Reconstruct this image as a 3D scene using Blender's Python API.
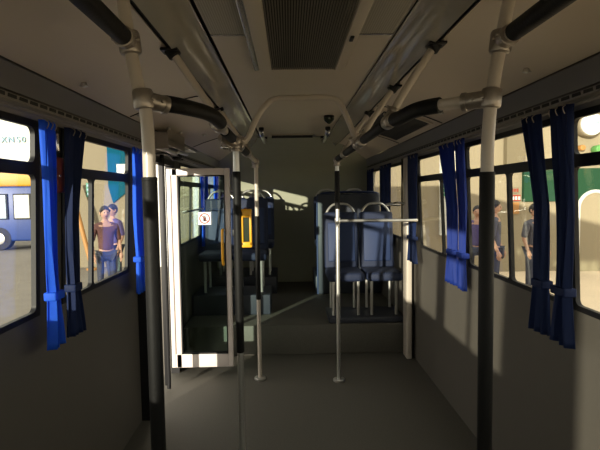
import bpy, bmesh, math, random
from mathutils import Vector, Matrix
random.seed(7)
for o in list(bpy.data.objects): bpy.data.objects.remove(o)
SC = bpy.context.scene; C = SC.collection
R = math.radians

# ---------------------------------------------------------------- camera, sky, sun, exposure
CAM = Vector((-.06, 0, 1.6))
ya, pi_, ro = R(1.235), R(3.64), R(.8)
F = Vector((math.sin(ya)*math.cos(pi_), math.cos(ya)*math.cos(pi_), -math.sin(pi_)))
r0 = Vector((math.cos(ya), -math.sin(ya), 0)); u0 = r0.cross(F)
RT = r0*math.cos(ro) - u0*math.sin(ro); UP = u0*math.cos(ro) + r0*math.sin(ro)
cd = bpy.data.cameras.new('camera'); cam = bpy.data.objects.new('camera', cd); C.objects.link(cam)
m = Matrix((RT, UP, -F)).transposed().to_4x4(); m.translation = CAM; cam.matrix_world = m
cd.sensor_width = 36; cd.lens = 485/600*36; cd.clip_start = .02; cd.clip_end = 500
SC.camera = cam
w = bpy.data.worlds.new('sky'); SC.world = w; w.use_nodes = True
bgn = w.node_tree.nodes['Background']; bgn.inputs[0].default_value = (.99, .92, .80, 1); bgn.inputs[1].default_value = 1.9
sd = bpy.data.lights.new('sun', 'SUN'); sd.energy = 8.0; sd.angle = R(.6); sd.color = (1, .90, .74)
sun = bpy.data.objects.new('sun', sd); C.objects.link(sun)
sun.rotation_euler = Vector((1, 1.85, -.255)).to_track_quat('-Z', 'Y').to_euler()
vs = SC.view_settings; vs.view_transform = 'Standard'; vs.look = 'None'; vs.gamma = 1; vs.use_curve_mapping = False
vs.exposure = 0.0

# ---------------------------------------------------------------- materials
M = {}
def mat(name, col, rough=.5, metal=0., spec=.5, bump=0, bscale=60, var=0, vscale=6, coat=0):
    m = bpy.data.materials.new(name); m.use_nodes = True; nt = m.node_tree; b = nt.nodes['Principled BSDF']
    b.inputs['Base Color'].default_value = (*col, 1); b.inputs['Roughness'].default_value = rough
    b.inputs['Metallic'].default_value = metal; b.inputs['Specular IOR Level'].default_value = spec
    b.inputs['Coat Weight'].default_value = coat
    tc = nt.nodes.new('ShaderNodeTexCoord')
    if var:
        n = nt.nodes.new('ShaderNodeTexNoise'); n.inputs['Scale'].default_value = vscale; n.inputs['Detail'].default_value = 4
        mx = nt.nodes.new('ShaderNodeMix'); mx.data_type = 'RGBA'
        mx.inputs[6].default_value = (*[c*(1-var) for c in col], 1); mx.inputs[7].default_value = (*[min(1, c*(1+var)) for c in col], 1)
        nt.links.new(tc.outputs['Object'], n.inputs['Vector']); nt.links.new(n.outputs[0], mx.inputs[0]); nt.links.new(mx.outputs[2], b.inputs['Base Color'])
    if bump:
        n2 = nt.nodes.new('ShaderNodeTexNoise'); n2.inputs['Scale'].default_value = bscale
        bp = nt.nodes.new('ShaderNodeBump'); bp.inputs['Strength'].default_value = bump; bp.inputs['Distance'].default_value = .002
        nt.links.new(tc.outputs['Object'], n2.inputs['Vector']); nt.links.new(n2.outputs[0], bp.inputs['Height']); nt.links.new(bp.outputs[0], b.inputs['Normal'])
    M[name] = m; return m
def glassmat(name, tint, refl=1.0):
    m = bpy.data.materials.new(name); m.use_nodes = True; nt = m.node_tree
    for n in list(nt.nodes):
        if n.type == 'BSDF_PRINCIPLED': nt.nodes.remove(n)
    out = [n for n in nt.nodes if n.type == 'OUTPUT_MATERIAL'][0]
    t = nt.nodes.new('ShaderNodeBsdfTransparent'); t.inputs[0].default_value = (*tint, 1)
    g = nt.nodes.new('ShaderNodeBsdfGlossy'); g.inputs['Roughness'].default_value = .02
    fr = nt.nodes.new('ShaderNodeLayerWeight'); fr.inputs[0].default_value = .5
    pw = nt.nodes.new('ShaderNodeMath'); pw.operation = 'POWER'; pw.inputs[1].default_value = 4
    mu = nt.nodes.new('ShaderNodeMath'); mu.operation = 'MULTIPLY_ADD'; mu.inputs[1].default_value = .5*refl; mu.inputs[2].default_value = .03*refl
    nt.links.new(fr.outputs['Facing'], pw.inputs[0])
    mx = nt.nodes.new('ShaderNodeMixShader')
    nt.links.new(pw.outputs[0], mu.inputs[0]); nt.links.new(mu.outputs[0], mx.inputs[0])
    nt.links.new(t.outputs[0], mx.inputs[1]); nt.links.new(g.outputs[0], mx.inputs[2]); nt.links.new(mx.outputs[0], out.inputs[0])
    M[name] = m
mat('ceiling_panel', (.56, .49, .39), .38, var=.06, vscale=3)
mat('duct_panel', (.36, .33, .275), .13, spec=.9, var=.12, vscale=5, bump=.25, bscale=14)
mat('cove_panel', (.58, .50, .40), .5, var=.04, vscale=2)
mat('eave_panel', (.17, .16, .155), .42, var=.05)
mat('eave_strip', (.24, .225, .20), .45)
mat('wall_panel', (.10, .09, .075), .6, var=.06)
mat('rear_panel', (.33, .335, .25), .7, var=.05)
mat('floor_vinyl', (.095, .09, .074), .6, var=.25, vscale=90)
mat('gap_shade', (.008, .008, .008), .8)  # flat black painted in for the shade inside gaps and recesses
mat('black_rubber', (.007, .007, .008), .5, spec=.3)
mat('black_grip', (.006, .006, .006), .6, spec=.25, bump=.4, bscale=120)
mat('pole_paint', (.52, .46, .39), .30, spec=.6)
mat('clamp_alu', (.36, .32, .28), .34, metal=.75, bump=.1, bscale=40)
mat('chrome', (.72, .72, .74), .16, metal=1)
mat('steel', (.62, .61, .58), .3, metal=.8)
mat('grille_metal', (.20, .18, .14), .45, metal=.3)
mat('dark_slot', (.03, .03, .028), .8)
mat('silver_trim', (.42, .41, .40), .25, metal=.7)
mat('seat_fabric', (.010, .018, .05), .7, bump=.4, bscale=150, var=.2, vscale=120)
mat('seat_shell', (.03, .035, .05), .45)
mat('seat_blue', (.012, .028, .09), .6, var=.15, vscale=90)
mat('yellow_plastic', (.85, .42, .02), .35)
mat('dark_screen', (.02, .03, .015), .2)
mat('red_plastic', (.12, .015, .008), .45)
mat('white_plastic', (.8, .8, .78), .4)
mat('door_frame', (.62, .56, .52), .35)
mat('red_ink', (.30, .04, .02), .6)
mat('facade_beige', (.215, .18, .12), .8, var=.04, vscale=1)
mat('facade_cream', (.28, .235, .155), .8, var=.04, vscale=1)
mat('facade_tan', (.17, .14, .085), .8)
mat('facade_white', (.62, .62, .58), .7)
mat('facade_green', (.018, .060, .03), .9, spec=.1)
mat('lime', (.10, .30, .08), .5)
mat('teal', (.003, .075, .12), .9, spec=.1)
mat('sign_green', (.02, .20, .12), .5)
mat('pale_blue', (.25, .42, .50), .6)
mat('orange_paint', (.40, .19, .05), .5)
mat('bus_yellow', (.55, .28, .02), .4)
mat('bus_blue', (.02, .05, .22), .35)
mat('bus_glass', (.62, .75, .85), .1)
mat('tyre', (.02, .02, .02), .8)
mat('asphalt', (.20, .18, .15), .9, var=.2, vscale=3)
mat('bounce_ground', (.74, .60, .43), .9, var=.1, vscale=2)  # pale ground tone added as a reflector for the right cove
mat('skin', (.42, .24, .16), .55)
mat('hair', (.012, .009, .008), .5)
mat('shirt_a', (.09, .035, .03), .8); mat('shirt_b', (.08, .06, .18), .8); mat('shirt_c', (.07, .07, .09), .8)
mat('trousers', (.03, .035, .06), .8); mat('shoe', (.02, .02, .02), .5)
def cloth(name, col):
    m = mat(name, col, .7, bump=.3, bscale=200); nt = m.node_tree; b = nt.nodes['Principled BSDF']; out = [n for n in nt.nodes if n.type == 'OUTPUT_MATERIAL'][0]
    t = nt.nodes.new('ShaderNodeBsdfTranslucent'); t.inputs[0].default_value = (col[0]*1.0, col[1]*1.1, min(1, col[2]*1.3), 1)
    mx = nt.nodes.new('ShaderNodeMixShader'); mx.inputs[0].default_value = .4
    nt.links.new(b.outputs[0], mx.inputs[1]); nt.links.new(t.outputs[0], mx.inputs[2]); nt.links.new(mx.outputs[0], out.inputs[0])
cloth('curtain_lit', (.012, .13, .75)); cloth('curtain_part_lit', (.007, .035, .28)); cloth('curtain_shaded', (.006, .022, .10))  # one blue cloth, its sunlit, part lit and shaded tones put into the colour
glassmat('glass', (.94, .96, .94)); glassmat('door_glass', (.80, .90, .86), 1.3)
# perforated panel: a regular grid of small dark holes
def perforated():
    m = mat('perforated', (.34, .31, .24), .4); nt = m.node_tree; b = nt.nodes['Principled BSDF']
    tc = [n for n in nt.nodes if n.type == 'TEX_COORD'][0]
    v = nt.nodes.new('ShaderNodeTexVoronoi'); v.inputs['Scale'].default_value = 115; v.inputs['Randomness'].default_value = 0
    r = nt.nodes.new('ShaderNodeValToRGB'); r.color_ramp.elements[0].position = .28; r.color_ramp.elements[0].color = (.03, .03, .025, 1)
    r.color_ramp.elements[1].position = .40; r.color_ramp.elements[1].color = (.34, .31, .24, 1)
    nt.links.new(tc.outputs['Object'], v.inputs['Vector']); nt.links.new(v.outputs['Distance'], r.inputs[0]); nt.links.new(r.outputs[0], b.inputs['Base Color'])
perforated()

# ---------------------------------------------------------------- mesh helpers
def box(bm, x0, x1, y0, y1, z0, z1, bev=0, mtx=None):
    co = [(x0, y0, z0), (x1, y0, z0), (x1, y1, z0), (x0, y1, z0), (x0, y0, z1), (x1, y0, z1), (x1, y1, z1), (x0, y1, z1)]
    t = bmesh.new(); v = [t.verts.new(c) for c in co]
    for f in ((0, 3, 2, 1), (4, 5, 6, 7), (0, 1, 5, 4), (1, 2, 6, 5), (2, 3, 7, 6), (3, 0, 4, 7)): t.faces.new([v[i] for i in f])
    if bev: bmesh.ops.bevel(t, geom=t.edges[:], offset=bev, segments=3, profile=.5, affect='EDGES')
    if mtx: bmesh.ops.transform(t, matrix=mtx, verts=t.verts)
    merge(bm, t)
def merge(bm, t):
    mp = {v: bm.verts.new(v.co) for v in t.verts}
    for f in t.faces:
        try: bm.faces.new([mp[v] for v in f.verts])
        except ValueError: pass
    t.free()
def smooth_path(pts, n=6):
    P = [Vector(p) for p in pts]
    if len(P) < 3: return P
    out = []
    for i in range(len(P)-1):
        a = P[max(i-1, 0)]; b = P[i]; c = P[i+1]; d = P[min(i+2, len(P)-1)]
        for k in range(n):
            t = k/n
            out.append(.5*((2*b) + (c-a)*t + (2*a-5*b+4*c-d)*t*t + (3*b-a-3*c+d)*t**3))
    out.append(P[-1]); return out
def tube(bm, pts, r, n=16, smooth=False, sub=6):
    P = smooth_path(pts, sub) if smooth else [Vector(p) for p in pts]
    rs = r if isinstance(r, (list, tuple)) else [r]*len(P)
    d0 = (P[1]-P[0]).normalized(); a = d0.orthogonal().normalized(); rings = []
    for i, p in enumerate(P):
        d = (P[min(i+1, len(P)-1)] - P[max(i-1, 0)]).normalized()
        a = (a - d*a.dot(d)).normalized(); b = d.cross(a)
        rings.append([bm.verts.new(p + (a*math.cos(2*math.pi*k/n) + b*math.sin(2*math.pi*k/n))*rs[i]) for k in range(n)])
    for i in range(len(rings)-1):
        for k in range(n): bm.faces.new((rings[i][k], rings[i][(k+1) % n], rings[i+1][(k+1) % n], rings[i+1][k]))
    bm.faces.new(rings[0][::-1]); bm.faces.new(rings[-1])
def cyl(bm, a, b, r, n=20, bev=.15):
    a = Vector(a); b = Vector(b); d = (b-a); L = d.length; d.normalize(); e = min(r*.3, L*bev)
    tube(bm, [a, a+d*e*.3, a+d*e, b-d*e, b-d*e*.3, b], [r-e, r-e*.3, r, r, r-e*.3, r-e], n)
def prism_y(bm, prof, y0, y1, mtx=None):      # closed profile of (x, z) swept along y
    t = bmesh.new()
    A = [t.verts.new((x, y0, z)) for x, z in prof]; B = [t.verts.new((x, y1, z)) for x, z in prof]; n = len(prof)
    for i in range(n): t.faces.new((A[i], A[(i+1) % n], B[(i+1) % n], B[i]))
    t.faces.new(A[::-1]); t.faces.new(B)
    if mtx: bmesh.ops.transform(t, matrix=mtx, verts=t.verts)
    merge(bm, t)
def sheet_y(bm, line, y0, y1, th=.006, up=1): # open profile of (x, z) given thickness and swept along y
    L = [Vector((x, z)) for x, z in line]; off = []
    for i, p in enumerate(L):
        d = (L[min(i+1, len(L)-1)] - L[max(i-1, 0)]).normalized(); off.append(p + Vector((-d.y, d.x))*th*up)
    prism_y(bm, [tuple(p) for p in L] + [tuple(p) for p in off[::-1]], y0, y1)
def obj(name, bm, m, parent=None, smooth=True, label=None):
    bmesh.ops.recalc_face_normals(bm, faces=bm.faces)
    me = bpy.data.meshes.new(name); bm.to_mesh(me); bm.free()
    o = bpy.data.objects.new(name, me); C.objects.link(o); me.materials.append(M[m] if isinstance(m, str) else m)
    if smooth:
        for p in me.polygons: p.use_smooth = True
        me.set_sharp_from_angle(angle=R(35))
    if parent:
        o.parent = parent; o.matrix_parent_inverse = Matrix.Translation(parent.location).inverted() if parent.get('_abs') else Matrix.Identity(4)
    if label: o['label'] = label
    return o
def thing(name, label, cat, loc=(0, 0, 0), group=None):
    o = bpy.data.objects.new(name, None); C.objects.link(o); o.location = loc; o.empty_display_size = .1
    o['label'] = label; o['category'] = cat
    if group: o['group'] = group
    return o
def absthing(name, label, cat, loc, group=None):      # its parts are given in room coordinates
    o = thing(name, label, cat, loc, group); o['_abs'] = 1; return o
def tag(o, label, cat, group=None, kind=None):
    o['label'] = label; o['category'] = cat
    if group: o['group'] = group
    if kind: o['kind'] = kind
    return o
def struct(name, bm, m, label, smooth=True):
    o = obj(name, bm, m, smooth=smooth); o['kind'] = 'structure'; o['label'] = label; o['category'] = name.split('_')[0]; return o
def sroot(name, label, cat):
    o = bpy.data.objects.new(name, None); C.objects.link(o); o['kind'] = 'structure'; o['label'] = label; o['category'] = cat; return o
def NB(): return bmesh.new()
def B(*a, **k):
    bm = NB(); box(bm, *a, **k); return bm
def T(*a, **k):
    bm = NB(); tube(bm, *a, **k); return bm
def copy_tree(o, parent=None):
    c = o.copy(); C.objects.link(c); c.parent = parent
    for ch in list(o.children): copy_tree(ch, c)
    return c
def text(name, s, size, loc, rot, m, parent, ext=.001):
    cu = bpy.data.curves.new(name, 'FONT'); cu.body = s; cu.size = size; cu.extrude = ext; cu.align_x = 'CENTER'; cu.align_y = 'CENTER'
    o = bpy.data.objects.new(name, cu); C.objects.link(o); cu.materials.append(M[m]); o.location = loc; o.rotation_euler = rot
    bpy.context.view_layer.update()
    me = bpy.data.meshes.new_from_object(o.evaluated_get(bpy.context.evaluated_depsgraph_get())); mm = bpy.data.objects.new(name, me); C.objects.link(mm)
    mm.location = loc; mm.rotation_euler = rot; bpy.data.objects.remove(o)
    if not me.materials: me.materials.append(M[m])
    if parent:
        mm.parent = parent
        if parent.get('_abs'): mm.matrix_parent_inverse = Matrix.Translation(parent.location).inverted()
    return mm

# ---------------------------------------------------------------- bus body: floor, walls, ceiling
Y0, Y1 = -2.1, 7.25
def xw(z): return 1.135 if z < 1.1 else 1.135 - (z-1.1)*.043
struct('floor', B(-1.2, 1.2, Y0, Y1, -.06, 0), 'floor_vinyl', 'dark speckled vinyl floor of the bus', False)
bm = NB(); box(bm, -1.13, 1.13, 4.76, Y1, 0.001, .30, bev=.008)
struct('floor_platform', bm, 'floor_vinyl', 'raised dark platform under the rear seats')
ZS, ZT = 1.10, 1.915
left_open = [(-1.55, -.45), (-.33, .77), (.88, 2.065), (2.27, 3.22), (4.66, 5.82), (5.94, 6.98)]
right_open = [(-1.45, -.35), (-.25, .77), (.85, 2.005), (2.05, 3.19), (3.24, 4.38), (4.90, 5.90), (6.10, 6.92)]
def wall(side, name, label, opens, door=None):
    bm = NB(); s = side
    def slab(y0, y1, z0, z1):
        a, b = xw(z0), xw(z1)
        prism_y(bm, [(s*a, z0), (s*b, z1), (s*(b+.022), z1), (s*(a+.022), z0)], y0, y1)
    cuts = sorted(opens + ([door[:2]] if door else [])); y = Y0
    for (a, b) in cuts:
        slab(y, a, 0, 1.1); slab(y, a, 1.1, ZT); y = b
        if door and (a, b) == door[:2]: continue
        slab(a, b, 0, 1.1)
    slab(y, Y1, 0, 1.1); slab(y, Y1, 1.1, ZT)
    if door: slab(Y0, door[0], ZT, 2.1); slab(door[0], door[1], ZT-.03, 2.1); slab(door[1], Y1, ZT, 2.1)
    else: slab(Y0, Y1, ZT, 2.1)
    struct(name, bm, 'wall_panel', label, False)
DOOR = (3.42, 4.34)
wall(-1, 'wall_left', 'left side wall of the bus', left_open, DOOR)
wall(1, 'wall_right', 'right side wall of the bus', right_open)
# rear bulkhead curving down from the ceiling
bm = NB(); prof = [(5.35, 2.225), (5.6, 2.205), (6.0, 2.17), (6.5, 2.10), (6.9, 1.99), (7.08, 1.86), (7.15, 1.68), (7.15, 0)]
va = [bm.verts.new((-1.2, y, z)) for y, z in prof]; vb = [bm.verts.new((1.2, y, z)) for y, z in prof]
vc = [bm.verts.new((-1.2, y+.04, z+.06)) for y, z in prof]; vd = [bm.verts.new((1.2, y+.04, z+.06)) for y, z in prof]
for i in range(len(prof)-1):
    bm.faces.new((va[i], vb[i], vb[i+1], va[i+1])); bm.faces.new((vc[i], vc[i+1], vd[i+1], vd[i]))
struct('wall_rear', bm, 'rear_panel', 'olive grey rear bulkhead curving into the ceiling')
bm = NB(); box(bm, -1.2, 1.2, Y0-.05, Y0, 0, .95); box(bm, -1.2, 1.2, Y0-.05, Y0, 1.75, 2.35)
box(bm, -1.2, -1.08, Y0-.05, Y0, .95, 1.75); box(bm, 1.08, 1.2, Y0-.05, Y0, .95, 1.75)
struct('wall_front', bm, 'wall_panel', 'front end wall of the bus around the windshield', False)
wr = sroot('window_front', 'windshield at the front of the bus', 'window')
obj('window_pane', B(-1.08, 1.08, Y0-.03, Y0-.02, .95, 1.75), 'glass', wr, False)
struct('ceiling', B(-.36, .37, Y0, 5.6, 2.232, 2.26), 'ceiling_panel', 'flat centre panel of the bus ceiling', False)
struct('roof', B(-1.2, 1.2, Y0-.05, 7.35, 2.36, 2.40), 'wall_panel', 'outer roof skin of the bus', False)
bm = NB(); box(bm, -1.2, 1.2, 7.26, 7.34, -.1, 2.4); box(bm, -1.2, -1.19, Y0, 7.3, 2.08, 2.38); box(bm, 1.19, 1.2, Y0, 7.3, 2.08, 2.38)
struct('wall_outer', bm, 'wall_panel', 'outer skin of the bus behind the rear bulkhead and above the windows', False)
tn = 0
def trim(bm, m, label, smooth=True):
    global tn; tn += 1
    return struct('trim_%d' % tn, bm, m, label, smooth)
for s, side in ((-1, 'left'), (1, 'right')):
    bm = NB(); sheet_y(bm, [(s*.372, 2.222), (s*.40, 2.222), (s*.43, 2.204), (s*.485, 2.186), (s*.512, 2.176)], Y0, 5.9, .006, s)
    trim(bm, 'duct_panel', 'glossy air duct panel on the %s of the ceiling' % side)
    bm = NB(); box(bm, min(s*.355, s*.40), max(s*.355, s*.40), Y0, 5.6, 2.262, 2.27); box(bm, min(s*.50, s*.57), max(s*.50, s*.57), Y0, 5.9, 2.198, 2.204)
    trim(bm, 'gap_shade', 'black strips as painted shade in the gaps along the %s duct panel' % side, False)  # strips coloured black for the shadow between the panels
    bm = NB(); sheet_y(bm, [(s*.542, 2.190), (s*.60, 2.184), (s*.75, 2.153), (s*.88, 2.112), (s*.995, 2.066)], Y0, 7.1, .006, s)
    trim(bm, 'cove_panel', '%s sloping cove panel between the duct and the window eave' % side)
    bm = NB(); sheet_y(bm, [(s*.996, 2.058), (s*1.02, 2.035), (s*1.042, 2.00), (s*1.05, 1.985)], Y0, 7.1, .006, s)
    trim(bm, 'eave_panel', '%s dark eave panel above the windows' % side)
    bm = NB(); sheet_y(bm, [(s*1.054, 1.978), (s*1.058, 1.957)], Y0, 7.1, .005, s)
    trim(bm, 'eave_strip', '%s air outlet strip under the eave' % side)
    bm = NB(); yy = Y0+.05
    while yy < 7.0:
        box(bm, min(s*1.0535, s*1.0565), max(s*1.0535, s*1.0565), yy, yy+.055, 1.9625, 1.9755); yy += .075
    trim(bm, 'dark_slot', '%s row of dark air slots' % side, False)
    bm = NB(); sheet_y(bm, [(s*1.058, 1.955), (s*1.075, 1.945), (s*1.092, 1.935), (s*1.098, 1.918)], Y0, 7.1, .005, s)
    trim(bm, 'eave_strip', '%s pale strip over the window frames' % side)
    # joints between ceiling panels: a raised lip
    bm = NB(); box(bm, min(s*.21, s*.36), max(s*.21, s*.36), 1.955, 1.967, 2.2275, 2.2315)
    trim(bm, 'silver_trim', '%s joint strip between perforated and plain ceiling panels' % side, False)
    bm = NB(); box(bm, min(s*.215, s*.355), max(s*.215, s*.355), Y0+.1, 1.95, 2.2285, 2.2315)
    trim(bm, 'perforated', 'perforated ceiling panel beside the %s of the grille' % side, False)
    # cove joint lines
    for yj in ((2.9, 4.75) if s < 0 else (3.3, 4.6)):
        bm = NB(); P = [(s*.54, 2.186), (s*.60, 2.180), (s*.75, 2.149), (s*.88, 2.108), (s*.985, 2.067)]
        tube(bm, [(x, yj, z) for x, z in P], .003, 6); trim(bm, 'dark_slot', 'joint line across the %s cove panel' % side)

# ---------------------------------------------------------------- windows
def plate(bm, s, y0, y1, z0, z1, rim, rad, th=.014, ra=None, rb=None):
    """frame plate with a rounded hole, standing in the leaning wall"""
    n = 6; inner = []; outer = []
    a0, a1, b0, b1 = y0+(rim if ra is None else ra), y1-(rim if rb is None else rb), z0+rim*.7, z1-rim*.7
    for (cy, cz, oy, oz, st) in ((a1-rad, b1-rad, y1, z1, 0), (a0+rad, b1-rad, y0, z1, 90), (a0+rad, b0+rad, y0, z0, 180), (a1-rad, b0+rad, y1, z0, 270)):
        for k in range(n+1):
            an = R(st+90*k/n); inner.append((cy+rad*math.cos(an), cz+rad*math.sin(an))); outer.append((oy, oz))
    N = len(inner)
    def V(y, z, d): return bm.verts.new((s*(xw(z)+d), y, z))
    I0 = [V(y, z, -.006) for y, z in inner]; I1 = [V(y, z, th) for y, z in inner]
    oc = {}
    def O(i, d):
        k = (outer[i], d)
        if k not in oc: oc[k] = V(*outer[i], d)
        return oc[k]
    for i in range(N):
        j = (i+1) % N
        for (I, d) in ((I0, -.006), (I1, th)):
            f = [I[i], I[j], O(j, d)] + ([O(i, d)] if outer[i] != outer[j] else [])
            bm.faces.new(f)
        bm.faces.new((I0[i], I0[j], I1[j], I1[i]))
        if outer[i] != outer[j]: bm.faces.new((O(i, -.006), O(j, -.006), O(j, th), O(i, th)))
    return (a0, a1, b0, b1)
def pane(s, y0, y1, z0, z1, parent):
    bm = NB(); d = .006
    v = [bm.verts.new((s*(xw(z)+e), y, z)) for e in (d, d+.004) for y, z in ((y0, z0), (y1, z0), (y1, z1), (y0, z1))]
    for f in ((0, 1, 2, 3), (7, 6, 5, 4), (0, 4, 5, 1), (1, 5, 6, 2), (2, 6, 7, 3), (3, 7, 4, 0)): bm.faces.new([v[i] for i in f])
    obj('window_pane', bm, 'glass', parent, False)
wn = 0
def window(s, y0, y1, split=True, mull=None, where=''):
    global wn; wn += 1
    r = sroot('window_%d' % wn, where, 'window'); ym = (y0+y1)/2 if mull is None else mull; zb = 1.718
    bm = NB()
    if split:
        plate(bm, s, y0, y1, zb, ZT, .038, .03)
        plate(bm, s, y0, ym, ZS, zb, .034, .025, rb=.014); plate(bm, s, ym, y1, ZS, zb, .034, .025, ra=.014)
    else: plate(bm, s, y0, y1, ZS, ZT, .04, .035)
    obj('window_frame', bm, 'black_rubber', r)
    if split:
        pane(s, y0+.03, y1-.03, zb+.02, ZT-.02, r); pane(s, y0+.02, ym-.008, ZS+.015, zb-.015, r); pane(s, ym+.008, y1-.02, ZS+.015, zb-.015, r)
    else: pane(s, y0+.03, y1-.03, ZS+.02, ZT-.02, r)
    return r
ordl = ['frontmost left window behind the view', 'left window beside the view', 'near left window with a blue bus outside', 'left window with teal panel outside', 'left window behind the rear door', 'rearmost left window']
for i, (a, b) in enumerate(left_open): window(-1, a, b, True, {3: 2.62, 2: 1.45}.get(i), ordl[i])
ordr = ['frontmost right window behind the view', 'right window beside the view', 'near right window with a round white sign outside', 'right window with red notices outside', 'middle right window with a white strip outside', 'single pane right window behind the beige post', 'rearmost right window']
for i, (a, b) in enumerate(right_open): window(1, a, b, i < 5, {3: 2.57, 4: 3.72}.get(i), ordr[i])

# ---------------------------------------------------------------- rear left door: frame and the leaf swung inward
dr = sroot('door_1', 'open rear left bus door with its glazed leaf swung inward', 'door')
bm = NB(); box(bm, -1.15, -1.075, 3.395, 3.44, 0, 1.89); box(bm, -1.15, -1.075, 4.32, 4.36, 0, 1.89); box(bm, -1.15, -1.075, 3.395, 4.36, 1.86, 1.90)
obj('door_frame', bm, 'black_rubber', dr)
bm = NB(); tube(bm, [(-1.07, 3.92, .02), (-1.07, 3.92, 1.95)], .016, 14); box(bm, -1.10, -1.055, 3.905, 3.935, .05, 1.87, bev=.004)
obj('door_shaft', bm, 'black_rubber', dr, label='black vertical shaft in the doorway')
L0, L1, ly = -1.118, -.575, 4.25
bm = NB()
for (a, b, c, d) in ((L0, L0+.035, .08, 1.835), (L0+.043, L0+.09, .08, 1.835), (L1-.045, L1, .08, 1.835), (L0+.035, L1-.045, 1.775, 1.835), (L0+.035, L1-.045, .08, .2), (L0+.03, L0+.05, .08, 1.83)):
    box(bm, a, b, ly-.018 if a != L0+.03 else ly-.004, ly+.018, c, d, bev=.004)
lf = obj('door_leaf', bm, 'door_frame', dr)
bm = NB()
for (a, b, c, d) in ((L0+.09, L0+.10, .2, 1.775), (L1-.053, L1-.045, .2, 1.775), (L0+.09, L1-.045, 1.764, 1.775), (L0+.09, L1-.045, .2, .212)): box(bm, a, b, ly-.022, ly+.022, c, d)
obj('glazing_seal', bm, 'black_rubber', lf)
obj('glass_pane', B(L0+.095, L1-.05, ly-.003, ly+.003, .205, 1.77), 'door_glass', lf, False)
bm = NB(); tube(bm, [(-.64, ly-.03, 1.0), (-.64, ly-.075, 1.03), (-.64, ly-.075, 1.27), (-.64, ly-.03, 1.3)], .012, 10, True); obj('door_handle', bm, 'yellow_plastic', lf)
# mechanism over the door
dm = absthing('door_mechanism', 'door opening mechanism in the open box above the rear left door', 'mechanism', (-1.0, 3.9, 1.93))
bm = NB(); box(bm, -1.08, -.90, 3.45, 4.5, 1.995, 2.005); box(bm, -.908, -.90, 3.45, 3.98, 1.955, 2.07, bev=.003); box(bm, -1.06, -.9, 3.44, 3.45, 1.93, 2.05)
obj('housing', bm, 'clamp_alu', dm)
bm = NB(); cyl(bm, (-1.0, 3.5, 1.955), (-1.0, 4.1, 1.955), .022); cyl(bm, (-.96, 4.0, 1.96), (-.96, 4.35, 1.965), .016)
obj('cylinder', bm, 'steel', dm)
bm = NB(); tube(bm, [(-1.0, 4.1, 1.955), (-.98, 4.2, 1.93), (-1.04, 4.3, 1.93)], .010, 8, True); box(bm, -1.05, -.99, 4.12, 4.26, 1.90, 1.93, bev=.006); tube(bm, [(-1.03, 3.5, 1.90), (-1.0, 3.8, 1.925), (-1.04, 4.2, 1.905), (-1.03, 4.5, 1.93)], .008, 8, True)
obj('linkage', bm, 'black_rubber', dm)
sg = absthing('no_touch_notice', 'white square notice with a red ring on the open door glass', 'notice', (-.80, ly-.008, 1.40))
obj('sheet', B(-.855, -.745, ly-.008, ly-.0035, 1.345, 1.455), 'white_plastic', sg, False)
bm = NB(); ring = [(-.80+.042*math.cos(t*math.pi/12), ly-.0095, 1.40+.042*math.sin(t*math.pi/12)) for t in range(25)]
tube(bm, ring, .005, 6); tube(bm, [(-.83, ly-.0095, 1.43), (-.77, ly-.0095, 1.37)], .004, 6); obj('red_ring', bm, 'red_ink', sg)
bm = NB(); box(bm, -.812, -.788, ly-.011, ly-.008, 1.375, 1.405, bev=.002)
for k in range(4): tube(bm, [(-.81+k*.007, ly-.0095, 1.40), (-.812+k*.008, ly-.0095, 1.425-.004*abs(k-1))], .0025, 6)
obj('hand_symbol', bm, 'black_rubber', sg)

# ---------------------------------------------------------------- ceiling grille, hatch, knobs, camera, brackets
cv = absthing('ceiling_grille', 'large dark slatted return air grille in the middle of the ceiling', 'grille', (0.01, 1.6, 2.23))
gx0, gx1, gy0, gy1 = -.138, .178, .55, 2.46
bm = NB()
box(bm, gx0-.06, gx0, gy0-.05, gy1+.02, 2.216, 2.2315, bev=.003); box(bm, gx1, gx1+.045, gy0-.05, gy1+.02, 2.216, 2.2315, bev=.003)
box(bm, gx0, gx1, gy1, gy1+.02, 2.219, 2.2315); box(bm, gx0, gx1, gy0-.05, gy0, 2.216, 2.2315)
obj('frame', bm, 'ceiling_panel', cv)
obj('edge_strip', B(gx0-.085, gx0-.06, gy0-.05, gy1, 2.214, 2.2315, bev=.005), 'silver_trim', cv)
bm = NB(); n = 34
for k in range(n):
    x = gx0 + (k+.5)*(gx1-gx0)/n; box(bm, x-.0022, x+.0022, gy0, gy1, 2.219, 2.2285)
obj('slats', bm, 'grille_metal', cv, False)
obj('backing', B(gx0, gx1, gy0, gy1, 2.229, 2.2315), 'dark_slot', cv, False)
obj('latch', B(gx1+.012, gx1+.028, 1.935, 1.99, 2.208, 2.2165, bev=.003), 'black_rubber', cv)
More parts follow.
